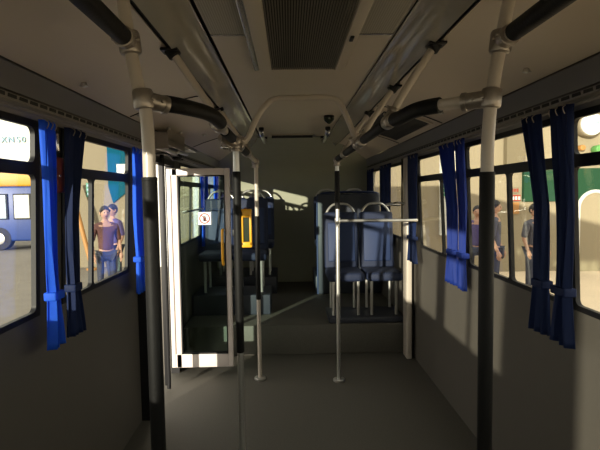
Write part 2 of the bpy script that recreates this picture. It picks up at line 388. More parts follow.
# square opening in the right cove
hz = lambda x: 2.184 - (x-.60)*.24
ho = absthing('cove_hatch', 'black open hatch in the right cove panel behind the handrail joint', 'hatch', (.8, 3.85, 2.1))
def cove_slab(x0, x1, y0, y1, d0, d1, P=((.60, 2.184), (.75, 2.153), (.88, 2.112), (.995, 2.066))):
    def zz(x):
        for (a, za), (b, zb) in zip(P, P[1:]):
            if x <= b: return za + (zb-za)*(x-a)/(b-a)
        return P[-1][1]
    xs = [x0] + [p[0] for p in P if x0 < p[0] < x1] + [x1]
    bm = NB(); prism_y(bm, [(x, zz(x)-d0) for x in xs] + [(x, zz(x)-d1) for x in xs[::-1]], y0, y1); return bm
obj('opening', cove_slab(.60, .95, 3.42, 4.50, .002, .005), 'gap_shade', ho, False)  # flat slab, black standing for the dark inside the hatch
for (x0, x1, a, b) in ((.60, .95, 3.40, 3.42), (.60, .95, 4.50, 4.52), (.60, .612, 3.42, 4.50), (.938, .95, 3.42, 4.50)):
    obj('rim', cove_slab(x0, x1, a, b, .001, .012), 'cove_panel', ho, False)
def knob(x, y, z, lab):
    k = NB(); cyl(k, (x, y, z+.002), (x*.995, y, z-.016), .011, 14); box(k, x-.017, x+.017, y-.004, y+.004, z-.014, z-.008, bev=.001)
    tag(obj('panel_knob', k, 'steel'), lab, 'knob', 'knobs on the cove panels')
knob(-.935, 2.14, 2.088, 'small knob on left cove panel nearest the front of the bus')
knob(-.94, 2.92, 2.086, 'small knob on left cove panel beside the near pole clamp')
knob(-.92, 3.55, 2.094, 'small knob on left cove panel above the door box front')
knob(-.90, 3.85, 2.102, 'small knob on left cove panel above the door box middle')
knob(-.80, 4.3, 2.135, 'small knob on left cove panel farthest back')
knob(.915, 1.99, 2.096, 'small knob on right cove panel above the nearest curtains')
knob(.90, 3.05, 2.102, 'small knob on right cove panel beyond the near pole')
knob(.84, 3.2, 2.123, 'small knob on right cove panel in front of the black hatch')
dc = absthing('dome_camera', 'small black camera hanging from the rear ceiling', 'camera', (.273, 3.97, 2.23))
bm = NB(); cyl(bm, (.273, 3.97, 2.231), (.273, 3.97, 2.21), .043); obj('base', bm, 'black_rubber', dc)
bm = NB(); tube(bm, [(.273, 3.97, 2.21), (.273, 3.97, 2.195), (.273, 3.97, 2.18), (.273, 3.97, 2.165)], [.042, .040, .026, .008], 20); obj('dome', bm, 'dark_screen', dc)
sl = absthing('rear_ceiling_slot', 'long thin black slot light at the rear end of the ceiling', 'slot', (0, 5.25, 2.225))
obj('recess', B(-.235, .20, 5.18, 5.22, 2.198, 2.229, bev=.003), 'gap_shade', sl); obj('lip', B(-.25, .215, 5.16, 5.30, 2.222, 2.2315, bev=.003), 'ceiling_panel', sl)
for x, side in ((-.312, 'left'), (.315, 'right')):
    b_ = absthing('ceiling_bracket', 'polished metal bracket on the rear ceiling, %s of the slot' % side, 'bracket', (x, 4.9, 2.23), 'polished brackets on the rear ceiling')
    for yy, zz_ in ((4.62, 2.231), (5.34, 2.228)):
        bm = NB(); cyl(bm, (x, yy, zz_), (x, yy, 2.20), .024); obj('mount', bm, 'black_rubber', b_)
    bm = NB(); tube(bm, [(x, 4.62, 2.205), (x, 4.70, 2.17), (x, 5.1, 2.155), (x, 5.29, 2.165), (x, 5.34, 2.20)], .023, 12, True); obj('tube', bm, 'chrome', b_)

# ---------------------------------------------------------------- handrails and poles
def clamp(bm, c, d1, d2, r=.030, L=.06, L2=.075):
    """cast tee clamp: a collar round a tube along d1 and a socket towards d2"""
    c = Vector(c); d1 = Vector(d1).normalized(); d2 = Vector(d2).normalized()
    cyl(bm, c-d1*L/2, c+d1*L/2, r); cyl(bm, c, c+d2*L2, r*.86)
    cyl(bm, c+d2*(L2-.012), c+d2*(L2+.004), r*.95)
    n = d1.cross(d2).normalized()
    for t in (.018, .05): cyl(bm, c+d2*t-n*(r+.004), c+d2*t+n*(r+.004), .006, 10)
def near_pole(s, X, label, tops, sleeve_top):
    p = absthing('grab_pole', label, 'pole', (X, 1.5, 0), 'vertical grab poles')
    bm = NB(); tube(bm, [(X, 1.5, 0), (X, 1.5, 1.0), (X, 1.5, 1.6)] + tops, .0195, 20, True, 6); obj('pole_tube', bm, 'pole_paint', p)
    bm = NB(); cyl(bm, (X, 1.5, .75), (X, 1.5, sleeve_top), .0232, 20, .02); cyl(bm, (X, 1.5, sleeve_top-.006), (X, 1.5, sleeve_top+.006), .0238, 20); obj('rubber_sleeve', bm, 'black_grip', p)
    bm = NB(); cyl(bm, (X, 1.5, 0), (X, 1.5, .02), .05); obj('floor_flange', bm, 'steel', p)
    return p
pl = near_pole(-1, -.486, 'near left grab pole, sunlit over its dark rubber sleeve', [(-.486, 1.5, 1.76), (-.492, 1.5, 1.865), (-.511, 1.5, 1.935), (-.532, 1.5, 2.055), (-.547, 1.5, 2.185)], 1.652)
bm = NB(); clamp(bm, (-.497, 1.5, 1.893), (-.08, 0, 1), (.75, .66, -.12), .031, .062, .075); obj('lower_clamp', bm, 'clamp_alu', pl)
bm = NB(); clamp(bm, (-.532, 1.5, 2.06), (-.13, 0, 1), (0, -1, .03), .033, .07, .06); obj('upper_clamp', bm, 'clamp_alu', pl)
pr = near_pole(1, .556, 'near right grab pole in front of the red notices window', [(.556, 1.5, 1.73), (.564, 1.5, 1.86), (.576, 1.5, 1.95), (.593, 1.5, 2.05), (.618, 1.5, 2.185)], 1.655)
bm = NB(); clamp(bm, (.566, 1.5, 1.886), (.1, 0, 1), (-.80, .6, -.02), .031, .062, .085); obj('lower_clamp', bm, 'clamp_alu', pr)
bm = NB(); clamp(bm, (.594, 1.5, 2.055), (.12, 0, 1), (0, -1, .04), .033, .07, .06); obj('upper_clamp', bm, 'clamp_alu', pr)
RX, RZ = .34, 1.882
def padded(label, pts, a, b, r=.0185, grp='black padded handrails'):
    p = absthing('padded_handrail', label, 'handrail', pts[0], grp)
    bm = NB(); tube(bm, pts, r, 16, True, 6); obj('rail_tube', bm, 'pole_paint', p)
    P = smooth_path(pts, 6); n = len(P)-1; Q = P[int(n*a):int(n*b)+1]
    Q = [Q[0]+(Q[1]-Q[0])*0.01] + Q[1:]
    rr = [r*1.15] + [r*1.42]*(len(Q)-2) + [r*1.15]
    Q2 = [Q[0], Q[0].lerp(Q[1], .12)] + Q[1:-1] + [Q[-2].lerp(Q[-1], .88), Q[-1]]
    bm = NB(); tube(bm, Q2, [r*1.15]+[r*1.42]*(len(Q2)-2)+[r*1.15], 18); obj('foam_grip', bm, 'black_grip', p)
padded('black padded handrail curving from the near left pole to the ceiling rail', [(-.45, 1.54, 1.888), (-.40, 1.60, 1.888), (-.345, 1.76, 1.892), (-.325, 1.90, 1.884), (-.335, 2.08, RZ)], .08, .80)
padded('black padded handrail curving from the near right pole to the ceiling rail', [(.50, 1.55, 1.886), (.44, 1.60, 1.885), (.385, 1.68, 1.884), (.352, 1.80, 1.875), (.34, 1.86, RZ-.005)], .25, .93)
padded('black padded overhead handrail running forward from the near left pole', [(-.532, 1.44, 2.062), (-.532, 1.3, 2.062), (-.532, .6, 2.062), (-.532, -.6, 2.062), (-.532, -1.9, 2.062)], .04, .5)
padded('black padded overhead handrail running forward from the near right pole', [(.594, 1.44, 2.058), (.594, 1.33, 2.058), (.594, .6, 2.058), (.594, -.6, 2.058), (.594, -1.9, 2.058)], .20, .5)
# long rails under the ceiling, one on each side of the aisle
def long_rail(s, y0, y1, label):
    p = absthing('ceiling_handrail', label, 'handrail', (s*RX, y0, RZ), 'long ceiling handrails')
    bm = NB(); tube(bm, [(s*RX, y0, RZ), (s*RX, y1, RZ)], .017, 16); obj('rail_tube', bm, 'pole_paint', p)
    for (a, b) in (((y0+.12, 2.45), (2.75, 3.4)) if s < 0 else ((2.02, 2.58), (2.80, 3.40), (3.56, 3.95))):
        bm = NB(); cyl(bm, (s*RX, a, RZ), (s*RX, b, RZ), .0235, 18, .02); obj('foam_grip', bm, 'black_grip', p)
    return p
lr = long_rail(-1, 2.05, 4.15, 'long handrail hung below the ceiling left of the aisle')
rr = long_rail(1, 1.84, 4.08, 'long handrail hung below the ceiling right of the aisle')
def hanger(s, y, label, dark=False):
    p = absthing('rail_hanger', label, 'hanger', (s*RX, y, RZ), 'hangers between ceiling and handrails')
    P = [(s*RX, y, RZ), (s*(RX+.045), y, RZ+.09), (s*(RX+.13), y, RZ+.22), (s*.52, y, 2.175)]
    bm = NB(); tube(bm, P, .0155, 14, True); obj('hanger_tube', bm, 'pole_paint', p)
    bm = NB(); clamp(bm, (s*RX, y, RZ), (0, 1, 0), (s*.4, 0, .9), .029, .085, .05); obj('rail_clamp', bm, 'clamp_alu', p)
    bm = NB(); cyl(bm, (s*.505, y, 2.155), (s*.53, y, 2.19), .027); box(bm, min(s*.49, s*.56), max(s*.49, s*.56), y-.035, y+.035, 2.172, 2.184, bev=.004); obj('ceiling_socket', bm, 'black_rubber', p)
hanger(-1, 1.93+.06, 'left rail hanger nearest the view'); hanger(-1, 3.3, 'left rail hanger in front of the rear pole')
hanger(1, 1.93, 'right rail hanger nearest the view'); hanger(1, 2.68, 'middle right rail hanger just behind the arch'); hanger(1, 3.5, 'right rail hanger farthest back')
# arch handrail across the aisle
ar = absthing('arch_handrail', 'inverted U handrail arching across the aisle under the ceiling', 'handrail', (0, 2.8, 1.9))
bm = NB(); A = [(-RX, 2.8, RZ), (-.29, 2.8, 1.925), (-.235, 2.8, 2.04), (-.175, 2.8, 2.118), (-.12, 2.8, 2.144), (0, 2.8, 2.146), (.17, 2.8, 2.146), (.235, 2.8, 2.118), (.275, 2.8, 2.04), (.318, 2.8, 1.935), (RX, 2.8, RZ)]
tube(bm, A, .0165, 16, True, 4); obj('arch_tube', bm, 'pole_paint', ar)
for s in (-1, 1):
    bm = NB(); clamp(bm, (s*RX, 2.8, RZ), (0, 1, 0), (-s*.45, 0, .9), .030, .09, .035); obj('arch_clamp', bm, 'clamp_alu', ar)
# poles further back
def rear_pole(x, y, zt, label, sleeve, lean=0):
    p = absthing('grab_pole', label, 'pole', (x, y, 0), 'vertical grab poles')
    bm = NB(); tube(bm, [(x, y, 0), (x, y, 1.2), (x, y, zt-.10), (x+lean*.3, y, zt-.03), (x+lean, y, zt)], .017, 16, True); obj('pole_tube', bm, 'pole_paint' if lean else 'steel', p)
    for (a, b) in sleeve:
        bm = NB(); cyl(bm, (x, y, a), (x, y, b), .0215, 18, .02); obj('rubber_sleeve', bm, 'black_grip', p)
    bm = NB(); clamp(bm, (x+lean, y, RZ), (0, 1, 0), (0, 0, -1), .029, .08, .05); obj('top_clamp', bm, 'clamp_alu', p)
    bm = NB(); cyl(bm, (x, y, 0), (x, y, .02), .05); obj('floor_flange', bm, 'steel', p)
rear_pole(-.336, 2.58, RZ, 'left grab pole with black sleeve beside the yellow box', [(.75, 1.725)])
rear_pole(-.336, 4.13, RZ, 'left grab pole farthest back, silver behind the yellow box', [(.7, 1.42)], -.004)
rear_pole(.342, 4.05, RZ, 'right grab pole with black sleeve before the blue seats', [(1.47, 1.79)])
# clutter of joints where arch, rail and pole meet on the left
jt = absthing('handrail_joint', 'bolted metal elbow joint above the left sleeved pole', 'joint', (-.37, 2.5, 1.87))
bm = NB(); clamp(bm, (-.372, 2.5, 1.868), (0, .3, 1), (.3, 1, .1), .028, .07, .06); cyl(bm, (-.395, 2.42, 1.885), (-.33, 2.50, 1.86), .02); obj('elbow', bm, 'clamp_alu', jt)
bm = NB(); cyl(bm, (-.40, 2.47, 1.842), (-.36, 2.47, 1.838), .009, 10); obj('bolt', bm, 'chrome', jt)
# wall post, partition rails
wp = absthing('wall_post', 'beige vertical post against the right wall between two windows', 'post', (1.06, 4.62, 0))
obj('post', B(1.045, 1.10, 4.55, 4.70, 0, 1.93, bev=.012), 'pole_paint', wp); obj('edge_strip', B(1.036, 1.046, 4.70, 4.735, .8, 1.93, bev=.003), 'black_rubber', wp)
pr_ = absthing('partition_rail', 'bright horizontal rail from the right sleeved pole to the wall post', 'rail', (.7, 4.05, 1.37))
bm = NB(); tube(bm, [(.342, 4.05, 1.372), (.60, 4.05, 1.372), (.98, 4.10, 1.365), (1.035, 4.2, 1.36), (1.05, 4.56, 1.335)], .013, 14, True); obj('rail_tube', bm, 'steel', pr_)
bm = NB(); cyl(bm, (.342, 4.05, 1.345), (.342, 4.05, 1.40), .024); obj('pole_collar', bm, 'steel', pr_)
bm = NB(); tube(bm, [(.93, 4.62, 1.50), (.99, 4.64, 1.505), (1.05, 4.63, 1.495)], .010, 12, True); tube(bm, [(.93, 4.62, 1.50), (.92, 4.9, 1.48), (1.08, 4.95, 1.47)], .010, 12, True)
tag(obj('side_rail', bm, 'steel'), 'short bright rail on the right wall post above the partition rail', 'rail')
bm = NB(); tube(bm, [(-1.10, 4.78, 1.44), (-1.04, 4.80, 1.45), (-1.04, 5.5, 1.45), (-1.10, 5.55, 1.44)], .011, 12, True)
tag(obj('window_guard_rail', bm, 'steel'), 'bright guard rail across the left window seen through the door glass', 'rail')
# ticket machine
vd_ = absthing('ticket_validator', 'yellow box with a dark screen on the left sleeved pole', 'ticket machine', (-.30, 2.6, 1.42))
bm = NB(); box(bm, -.325, -.318+.012, 2.575, 2.64, 1.33, 1.515, bev=.004); box(bm, -.274, -.262, 2.575, 2.64, 1.33, 1.515, bev=.004)
box(bm, -.325, -.262, 2.575, 2.64, 1.48, 1.525, bev=.008); box(bm, -.325, -.262, 2.60, 2.64, 1.33, 1.50, bev=.004); box(bm, -.325, -.262, 2.575, 2.64, 1.32, 1.35, bev=.004); obj('body', bm, 'yellow_plastic', vd_)
obj('screen', B(-.308, -.272, 2.583, 2.60, 1.35, 1.482), 'dark_screen', vd_)
bm = NB(); cyl(bm, (-.293, 2.60, 1.52), (-.293, 2.60, 1.532), .010); obj('button', bm, 'red_plastic', vd_)
bm = NB(); box(bm, -.365, -.322, 2.57, 2.62, 1.38, 1.42, bev=.004); obj('bracket', bm, 'black_rubber', vd_)
# hammer and red box on left pillar
hm = absthing('emergency_hammer', 'small silver emergency hammer clipped to the left pillar between curtains', 'hammer', (-1.06, 2.10, 1.84))
bm = NB(); cyl(bm, (-1.058, 2.135, 1.80), (-1.058, 2.135, 1.875), .0085, 12); obj('handle', bm, 'chrome', hm)
bm = NB(); cyl(bm, (-1.058, 2.115, 1.882), (-1.058, 2.158, 1.882), .008, 12); obj('head', bm, 'black_rubber', hm)
obj('clip', B(-1.10, -1.05, 2.115, 2.155, 1.79, 1.80, bev=.002), 'black_rubber', hm)
rb = absthing('red_case', 'dark red narrow case on the left pillar below the hammer', 'case', (-1.07, 2.12, 1.68))
obj('case_body', B(-1.098, -1.06, 2.115, 2.20, 1.62, 1.775, bev=.004), 'red_plastic', rb); obj('catch', B(-1.061, -1.055, 2.14, 2.155, 1.69, 1.70, bev=.002), 'chrome', rb)

# ---------------------------------------------------------------- curtains
def curtain(s, spans, m, label, folds=4, x=1.035, grp='blue window curtains'):
    """spans: (z, y0, y1) from top to bottom"""
    t = absthing('curtain', label, 'curtain', (s*x, (spans[0][1]+spans[0][2])/2, spans[0][0]), grp)
    bm = NB(); nu, nv = folds*10, 36; rows = []
    zt, zb = spans[0][0], spans[-1][0]; ph = random.random()*6
    for j in range(nv+1):
        z = zt + (zb-zt)*j/nv
        for (za, a0, a1), (zc, c0, c1) in zip(spans, spans[1:]):
            if zc <= z <= za:
                k = (za-z)/(za-zc); y0 = a0+(c0-a0)*k; y1 = a1+(c1-a1)*k; break
        row = []
        for i in range(nu+1):
            u = i/nu; am = .016*(.6+.4*j/nv)
            dx = am*math.sin(u*folds*2*math.pi+ph) + .005*math.sin(u*folds*4.4*math.pi+j*.12+ph)
            row.append(bm.verts.new((s*(x + dx), y0+(y1-y0)*u + .006*math.sin(u*9+j*.2), z)))
        rows.append(row)
    for j in range(nv):
        for i in range(nu): bm.faces.new((rows[j][i], rows[j][i+1], rows[j+1][i+1], rows[j+1][i]))
    cl = obj('cloth', bm, m, t); sm = cl.modifiers.new('thick', 'SOLIDIFY'); sm.thickness = .003
    bm = NB(); z = zt-.005; yc = spans[0][1]; w_ = spans[0][2]-yc
    for k in range(3):
        bm = NB(); y = yc + w_*(.15+.35*k); tube(bm, [(s*(x-.012), y, z-.03), (s*(x-.02), y, z-.005), (s*(x+.01), y, z+.012)], .0018, 6, True)
        obj('hook', bm, 'clamp_alu', t)
    zz = spans[-2][0]; y0, y1 = spans[-2][1:]
    obj('tie_band', B(min(s*(x-.026), s*(x+.026)), max(s*(x-.026), s*(x+.026)), y0-.008, y1+.008, zz-.02, zz+.015, bev=.006), m, t)
ZC = 1.91
curtain(-1, [(ZC, 1.965, 2.062), (1.5, 1.96, 2.045), (1.2, 1.97, 2.035), (.98, 1.95, 2.07)], 'curtain_lit', 'bright sunlit blue curtain at the rear edge of the near left window', 3)
curtain(-1, [(ZC, 2.19, 2.37), (1.5, 2.15, 2.25), (1.2, 2.15, 2.21), (.98, 2.13, 2.26)], 'curtain_shaded', 'shade-toned blue curtain tapering down on the near left pillar beside the teal panel', 4)
curtain(-1, [(ZC, 3.07, 3.28), (1.5, 3.07, 3.28), (1.2, 3.10, 3.25), (.98, 3.06, 3.3)], 'curtain_lit', 'blue curtain just left of the near left pole', 4)
curtain(-1, [(ZC, 5.68, 6.08), (1.5, 5.7, 6.06), (1.3, 5.75, 6.0), (1.0, 5.7, 6.05)], 'curtain_lit', 'blue curtain seen through the middle of the open door glass', 5, 1.075)
curtain(-1, [(ZC, 6.6, 6.98), (1.5, 6.62, 6.96), (1.3, 6.68, 6.92), (1.0, 6.6, 6.95)], 'curtain_lit', 'blue curtain at rear left corner, right side of the door glass', 5, 1.075)
ZC = 1.935
curtain(1, [(ZC, 1.875, 2.025), (1.53, 1.845, 1.965), (1.2, 1.86, 1.95), (.98, 1.83, 1.99)], 'curtain_shaded', 'shade-toned blue curtain at the rear edge of the near right window', 3)
curtain(1, [(ZC, 2.115, 2.265), (1.53, 2.03, 2.135), (1.2, 2.03, 2.11), (.98, 2.01, 2.15)], 'curtain_shaded', 'shade-toned blue curtain slanting beside the window with red notices', 3)
curtain(1, [(ZC, 3.02, 3.19), (1.5, 2.98, 3.10), (1.2, 2.99, 3.08), (.98, 2.96, 3.11)], 'curtain_part_lit', 'straight blue curtain just behind the near right pole window', 3)
curtain(1, [(ZC, 3.25, 3.53), (1.5, 3.16, 3.33), (1.2, 3.17, 3.28), (.98, 3.14, 3.34)], 'curtain_part_lit', 'slanting blue curtain beside the white strip window', 4)
curtain(1, [(ZC, 4.14, 4.45), (1.5, 4.14, 4.45), (1.2, 4.2, 4.4), (.98, 4.14, 4.45)], 'curtain_shaded', 'blue curtain against the beige wall post', 4)
curtain(1, [(ZC, 5.45, 6.03), (1.5, 5.45, 6.0), (1.3, 5.5, 5.9), (1.0, 5.4, 6.0)], 'curtain_shaded', 'blue curtain between the two rear right windows', 6, 1.075)
curtain(1, [(ZC, 6.58, 7.02), (1.5, 6.6, 7.0), (1.3, 6.65, 6.95), (1.0, 6.6, 7.0)], 'curtain_shaded', 'blue curtain in the rear right corner', 5, 1.075)
for s, side in ((-1, 'left'), (1, 'right')):
    bm = NB(); tube(bm, [(s*1.062, Y0+.1, 1.935), (s*1.062, 7.05, 1.935)], .006, 8)
    trim(bm, 'eave_strip', 'thin curtain rail along the %s windows' % side)

# ---------------------------------------------------------------- seats
def make_seat(w=.37, handle=True):
    t = thing('bus_seat', 'seat', 'seat', (0, 0, 0), 'blue bus seats')
    bm = NB(); box(bm, -w/2, w/2, -.42, .02, .36, .45, bev=.03); obj('seat_cushion', bm, 'seat_fabric', t)
    mt = Matrix.Translation((0, .0, .43)) @ Matrix.Rotation(R(-9), 4, 'X')
    bm = NB(); box(bm, -w/2, w/2, 0, .07, 0, .62, bev=.03, mtx=mt); obj('backrest', bm, 'seat_fabric', t)
    bm = NB(); box(bm, -w/2+.04, w/2-.04, -.014, .01, .08, .50, bev=.01, mtx=mt); obj('back_pad', bm, 'seat_blue', t, label='brighter blue padded panel')
    bm = NB(); H = [(-w/2+.03, .05, .50), (-w/2+.035, .05, .62), (-w/2+.10, .05, .70), (0, .05, .715), (w/2-.10, .05, .70), (w/2-.035, .05, .62), (w/2-.03, .05, .50)]
    tube(bm, [mt @ Vector(p) for p in H], .0135, 12, True, 5); obj('grab_handle', bm, 'steel', t)
    for sx in (-1, 1):
        for yy in (-.34, -.02): obj('leg', T([(sx*(w/2-.06), yy, .01), (sx*(w/2-.06), yy, .38)], .016, 10), 'steel', t)
    bm = NB(); box(bm, -w/2+.02, w/2-.02, .055, .085, .02, .55, bev=.01, mtx=mt); obj('back_shell', bm, 'seat_shell', t)
    return t
proto = make_seat(); first = True
def seat(x, y, z, label):
    global first
    t = proto if first else copy_tree(proto); first = False
    t.location = (x, y, z); t['label'] = label
# handle tops: base + 1.14
seat(.50, 5.18, .36, 'aisle seat of the nearer right pair, bright arched handle')
seat(.885, 5.18, .36, 'window seat of the nearer right pair, under the rear right window')
seat(-.50, 5.65, .52, 'aisle seat of the nearer left pair behind the yellow box')
seat(-.87, 5.65, .52, 'window seat of the nearer left pair, seen through the door glass')
seat(-.46, 6.75, .53, 'aisle seat of the rearmost left pair')
seat(-.86, 6.75, .53, 'window seat of the rearmost left pair in the corner')
seat(.47, 6.73, .53, 'aisle seat of the rearmost right pair, tall dark back')
seat(.86, 6.73, .53, 'window seat of the rearmost right pair in the corner')
for (x0, x1, y, z, side) in ((-1.12, -.24, 6.30, .53, 'left'), (.27, 1.12, 6.27, .53, 'right')):
    bm = NB(); box(bm, x0, x1, y, y+.80, .30, z, bev=.01)
    o = obj('seat_plinth', bm, 'seat_shell'); tag(o, 'dark plinth under the rearmost %s seats' % side, 'plinth', 'plinths under the rear seats')
bm = NB(); box(bm, -1.12, -.28, 5.2, 5.75, .30, .52, bev=.01); tag(obj('seat_plinth', bm, 'seat_shell'), 'dark plinth under the nearer left pair of seats', 'plinth', 'plinths under the rear seats')
bm = NB(); box(bm, .32, 1.08, 4.78, 5.25, .301, .36, bev=.01); tag(obj('seat_plinth', bm, 'seat_shell'), 'low dark plinth under the nearer right pair of seats', 'plinth', 'plinths under the rear seats')
# dark modesty screen round the rear right seats
ms = absthing('seat_screen', 'tall dark rounded screen behind the nearer right pair of seats', 'screen', (.72, 6.2, .3))
bm = NB(); box(bm, .30, 1.11, 6.22, 6.26, .3, 1.60, bev=.018); obj('panel', bm, 'seat_shell', ms)
bm = NB(); tube(bm, [(.30, 6.24, .3), (.30, 6.24, 1.45), (.335, 6.24, 1.58), (.45, 6.24, 1.615), (.98, 6.24, 1.615), (1.09, 6.24, 1.59)], .014, 12, True); obj('edge_tube', bm, 'seat_blue', ms)

# ---------------------------------------------------------------- outside: ground, buildings, bus, people
G = -.42
struct('ground', B(-1.4, 60, -40, 60, G-.1, G), 'bounce_ground', 'yard right of the bus, made pale to bounce light inside', False)  # paleness made up to throw light up at the ceiling
struct('ground.001', B(-60, -1.4, -40, 60, G-.1, G), 'asphalt', 'grey sunlit asphalt yard left of the bus', False)
def bx(root, name, m, x0, x1, y0, y1, z0, z1, bev=0, label=None): return obj(name, B(x0, x1, y0, y1, z0, z1, bev=bev), m, root, bool(bev), label)
# left building, its front faces the camera at y = 14
bl = absthing('terminal_building', 'beige building seen through the left windows', 'building', (-4.5, 14.5, G))
bx(bl, 'wall', 'facade_beige', -7.25, -1.2, 14, 17, G, 6.5)
def panel(root, name, m, pts, y, th=.04):
    bm = NB(); a = [bm.verts.new((x, y, z)) for x, z in pts]; b = [bm.verts.new((x, y-th, z)) for x, z in pts]; n = len(pts)
    bm.faces.new(a); bm.faces.new(b[::-1])
    for i in range(n): bm.faces.new((a[i], a[(i+1) % n], b[(i+1) % n], b[i]))
    return obj(name, bm, m, root, False)
panel(bl, 'teal_wedge', 'teal', [(-5.20, 3.4), (-4.4, 3.4), (-4.4, 1.95), (-5.08, 1.42), (-5.20, 1.9)], 13.995)
panel(bl, 'white_slab', 'facade_white', [(-4.93, 2.52), (-4.60, 2.52), (-4.60, 2.08), (-4.85, 2.08), (-4.93, 2.3)], 13.95)
bx(bl, 'pale_bay', 'facade_white', -4.40, -3.7, 13.88, 14, G, 3.0)
for k in range(3): bx(bl, 'rib', 'facade_white', -3.6+k*.8, -3.35+k*.8, 13.9, 14, G, 6)
eg = absthing('green_sign', 'green sign with pale figures on the beige building beside the window mullion', 'sign', (-5.83, 13.9, 1.7))
bx(eg, 'board', 'sign_green', -5.81, -5.665, 13.92, 13.97, 1.60, 2.0)
for k in range(3): bx(eg, 'symbol', 'pale_blue', -5.78, -5.70, 13.90, 13.92, 1.89-k*.12, 1.96-k*.12, .01)
op = absthing('orange_post', 'slanting orange post outside the left window', 'post', (-5.9, 13.4, G))
bm = NB(); tube(bm, [(-5.55, 13.5, G), (-5.9, 13.5, 1.2), (-6.15, 13.5, 2.0)], .06, 12); obj('post', bm, 'orange_paint', op)
bm = NB(); cyl(bm, (-5.55, 13.5, G), (-5.55, 13.5, G+.05), .16); obj('base', bm, 'orange_paint', op)
# billboard far left
bb = absthing('billboard', 'huge white board with pale blue lettering and teal corner, near left window', 'billboard', (-17, 27.2, G))
bx(bb, 'board', 'facade_white', -24, -11.8, 27, 27.4, 1.0, 9)
panel(bb, 'teal_corner', 'teal', [(-17.8, 9), (-17.8, 5.74), (-16.8, 5.8), (-15.4, 6.4), (-14, 9)], 26.99)
for ch, x in (('X', -15.52), ('N', -15.13), ('S', -14.75), ('0', -14.46)): text('letter', ch, .46, (x, 26.95, 4.76), (R(90), 0, 0), 'pale_blue', bb, .02)
for x in (-22, -17, -12.4): bx(bb, 'post', 'steel', x-.15, x+.15, 27.1, 27.3, G, 1.0)
# parked bus
ob = absthing('parked_bus', 'blue parked bus with a yellow roof band outside the near left window', 'bus', (-13.5, 19, G))
def at(px, py, Y):
    d = F + RT*((px-300)/485) + UP*((225-py)/485); return CAM + d*(Y/d.y)
bz = at(20, 186, 19).z; bt = at(20, 171, 19).z
bx(ob, 'body', 'bus_blue', -19, -9.9, 19, 21.4, G+.35, bz, .08)
bx(ob, 'roof_band', 'bus_yellow', -19, -9.9, 18.97, 21.42, bz-.02, bt+.1, .08)
w1 = at(17, 195, 19); w2 = at(31, 218, 19)
for k in range(3):
    x0 = w1.x - k*1.3 - .1
    f = bx(ob, 'window', 'tyre', x0-.05, x0+1.05 - (0 if k else .4), 18.95, 19, w2.z-.05, w1.z+.05, .02)
    if k < 3: bx(f, 'pane', 'bus_glass' if k else 'facade_white', x0, x0+.98 - (0 if k else .4), 18.93, 18.96, w2.z, w1.z, .02)
for x in (-17.5, -11.3):
    bm = NB(); cyl(bm, (x, 18.98, G+.45), (x, 19.3, G+.45), .45, 28); wq = obj('wheel', bm, 'tyre', ob)
    bm = NB(); cyl(bm, (x, 18.95, G+.45), (x, 19.0, G+.45), .22, 20); obj('hub', bm, 'steel', wq)
# right building at y = 12
br = absthing('station_building', 'beige building with green boards seen through the right windows', 'building', (6, 12.5, G))
bx(br, 'wall', 'facade_cream', 1.4, 14, 12, 15, G, 7)
def rect(px0, px1, py0, py1, Y): 
    a = at(px0, py0, Y); b = at(px1, py1, Y); return a.x, b.x, b.z, a.z
x0, x1, z0, z1 = rect(506, 523, 90, 166, 11.9); bx(br, 'column', 'facade_tan', x0, x1, 11.8, 12, z0, z1+1.5)
x0, x1, z0, z1 = rect(524, 640, 169, 200, 11.9); bx(br, 'green_board', 'facade_green', x0, x1, 11.88, 12, z0, z1)
x0, x1, z0, z1 = rect(441, 455, 60, 235, 11.9); bx(br, 'white_strip', 'facade_white', x0, x1, 11.88, 12, z0, z1)
a = at(441, 183, 11.8)
for k in range(3): bx(br, 'writing', 'sign_green', a.x+.02, a.x+.13, 11.85, 11.88, a.z-.12-k*.10, a.z-.05-k*.10)
# arched opening with a white surround
a = at(597, 192, 11.8); cx_, cz_ = a.x, a.z-.40
bm = NB(); ar_ = [(cx_+.42*math.cos(R(t)), 11.85, cz_+.42*math.sin(R(t))) for t in range(0, 181, 10)]
tube(bm, [(cx_+.42, 11.85, G)] + ar_ + [(cx_-.42, 11.85, G)], .045, 10); obj('arch_surround', bm, 'facade_white', br)
pts = [(cx_+.40*math.cos(R(t)), cz_+.40*math.sin(R(t))) for t in range(0, 181, 10)] + [(cx_-.40, G), (cx_+.40, G)]
panel(br, 'arch_infill', 'facade_cream', pts, 11.875, .02)
rs = absthing('round_sign', 'round white sign with pale blue figures outside the near right window', 'sign', tuple(at(592, 124, 11.7)))
c = at(592, 124, 11.7)
bm = NB(); cyl(bm, (c.x, 11.72, c.z), (c.x, 11.98, c.z), .30, 40); obj('rim', bm, 'bus_yellow' if False else 'facade_beige', rs)
bm = NB(); cyl(bm, (c.x, 11.68, c.z), (c.x, 11.73, c.z), .27, 40); obj('face', bm, 'facade_white', rs)
for k, ch in enumerate('SEOR'): text('letter', ch, .12, (c.x-.135+.09*k, 11.67, c.z+.03), (R(90), 0, 0), 'pale_blue', rs, .004)
c = at(599, 149, 11.8); bm = NB(); cyl(bm, (c.x, 11.75, c.z), (c.x, 11.995, c.z), .10, 24)
tag(obj('lime_disc', bm, 'lime'), 'small lime green disc below the round white sign', 'disc')
c = at(583.5, 147.5, 11.8); bm = NB(); cyl(bm, (c.x, 11.8, c.z), (c.x, 11.995, c.z), .07, 24)
tag(obj('orange_disc', bm, 'orange_paint'), 'small orange disc left of the lime green disc', 'disc')
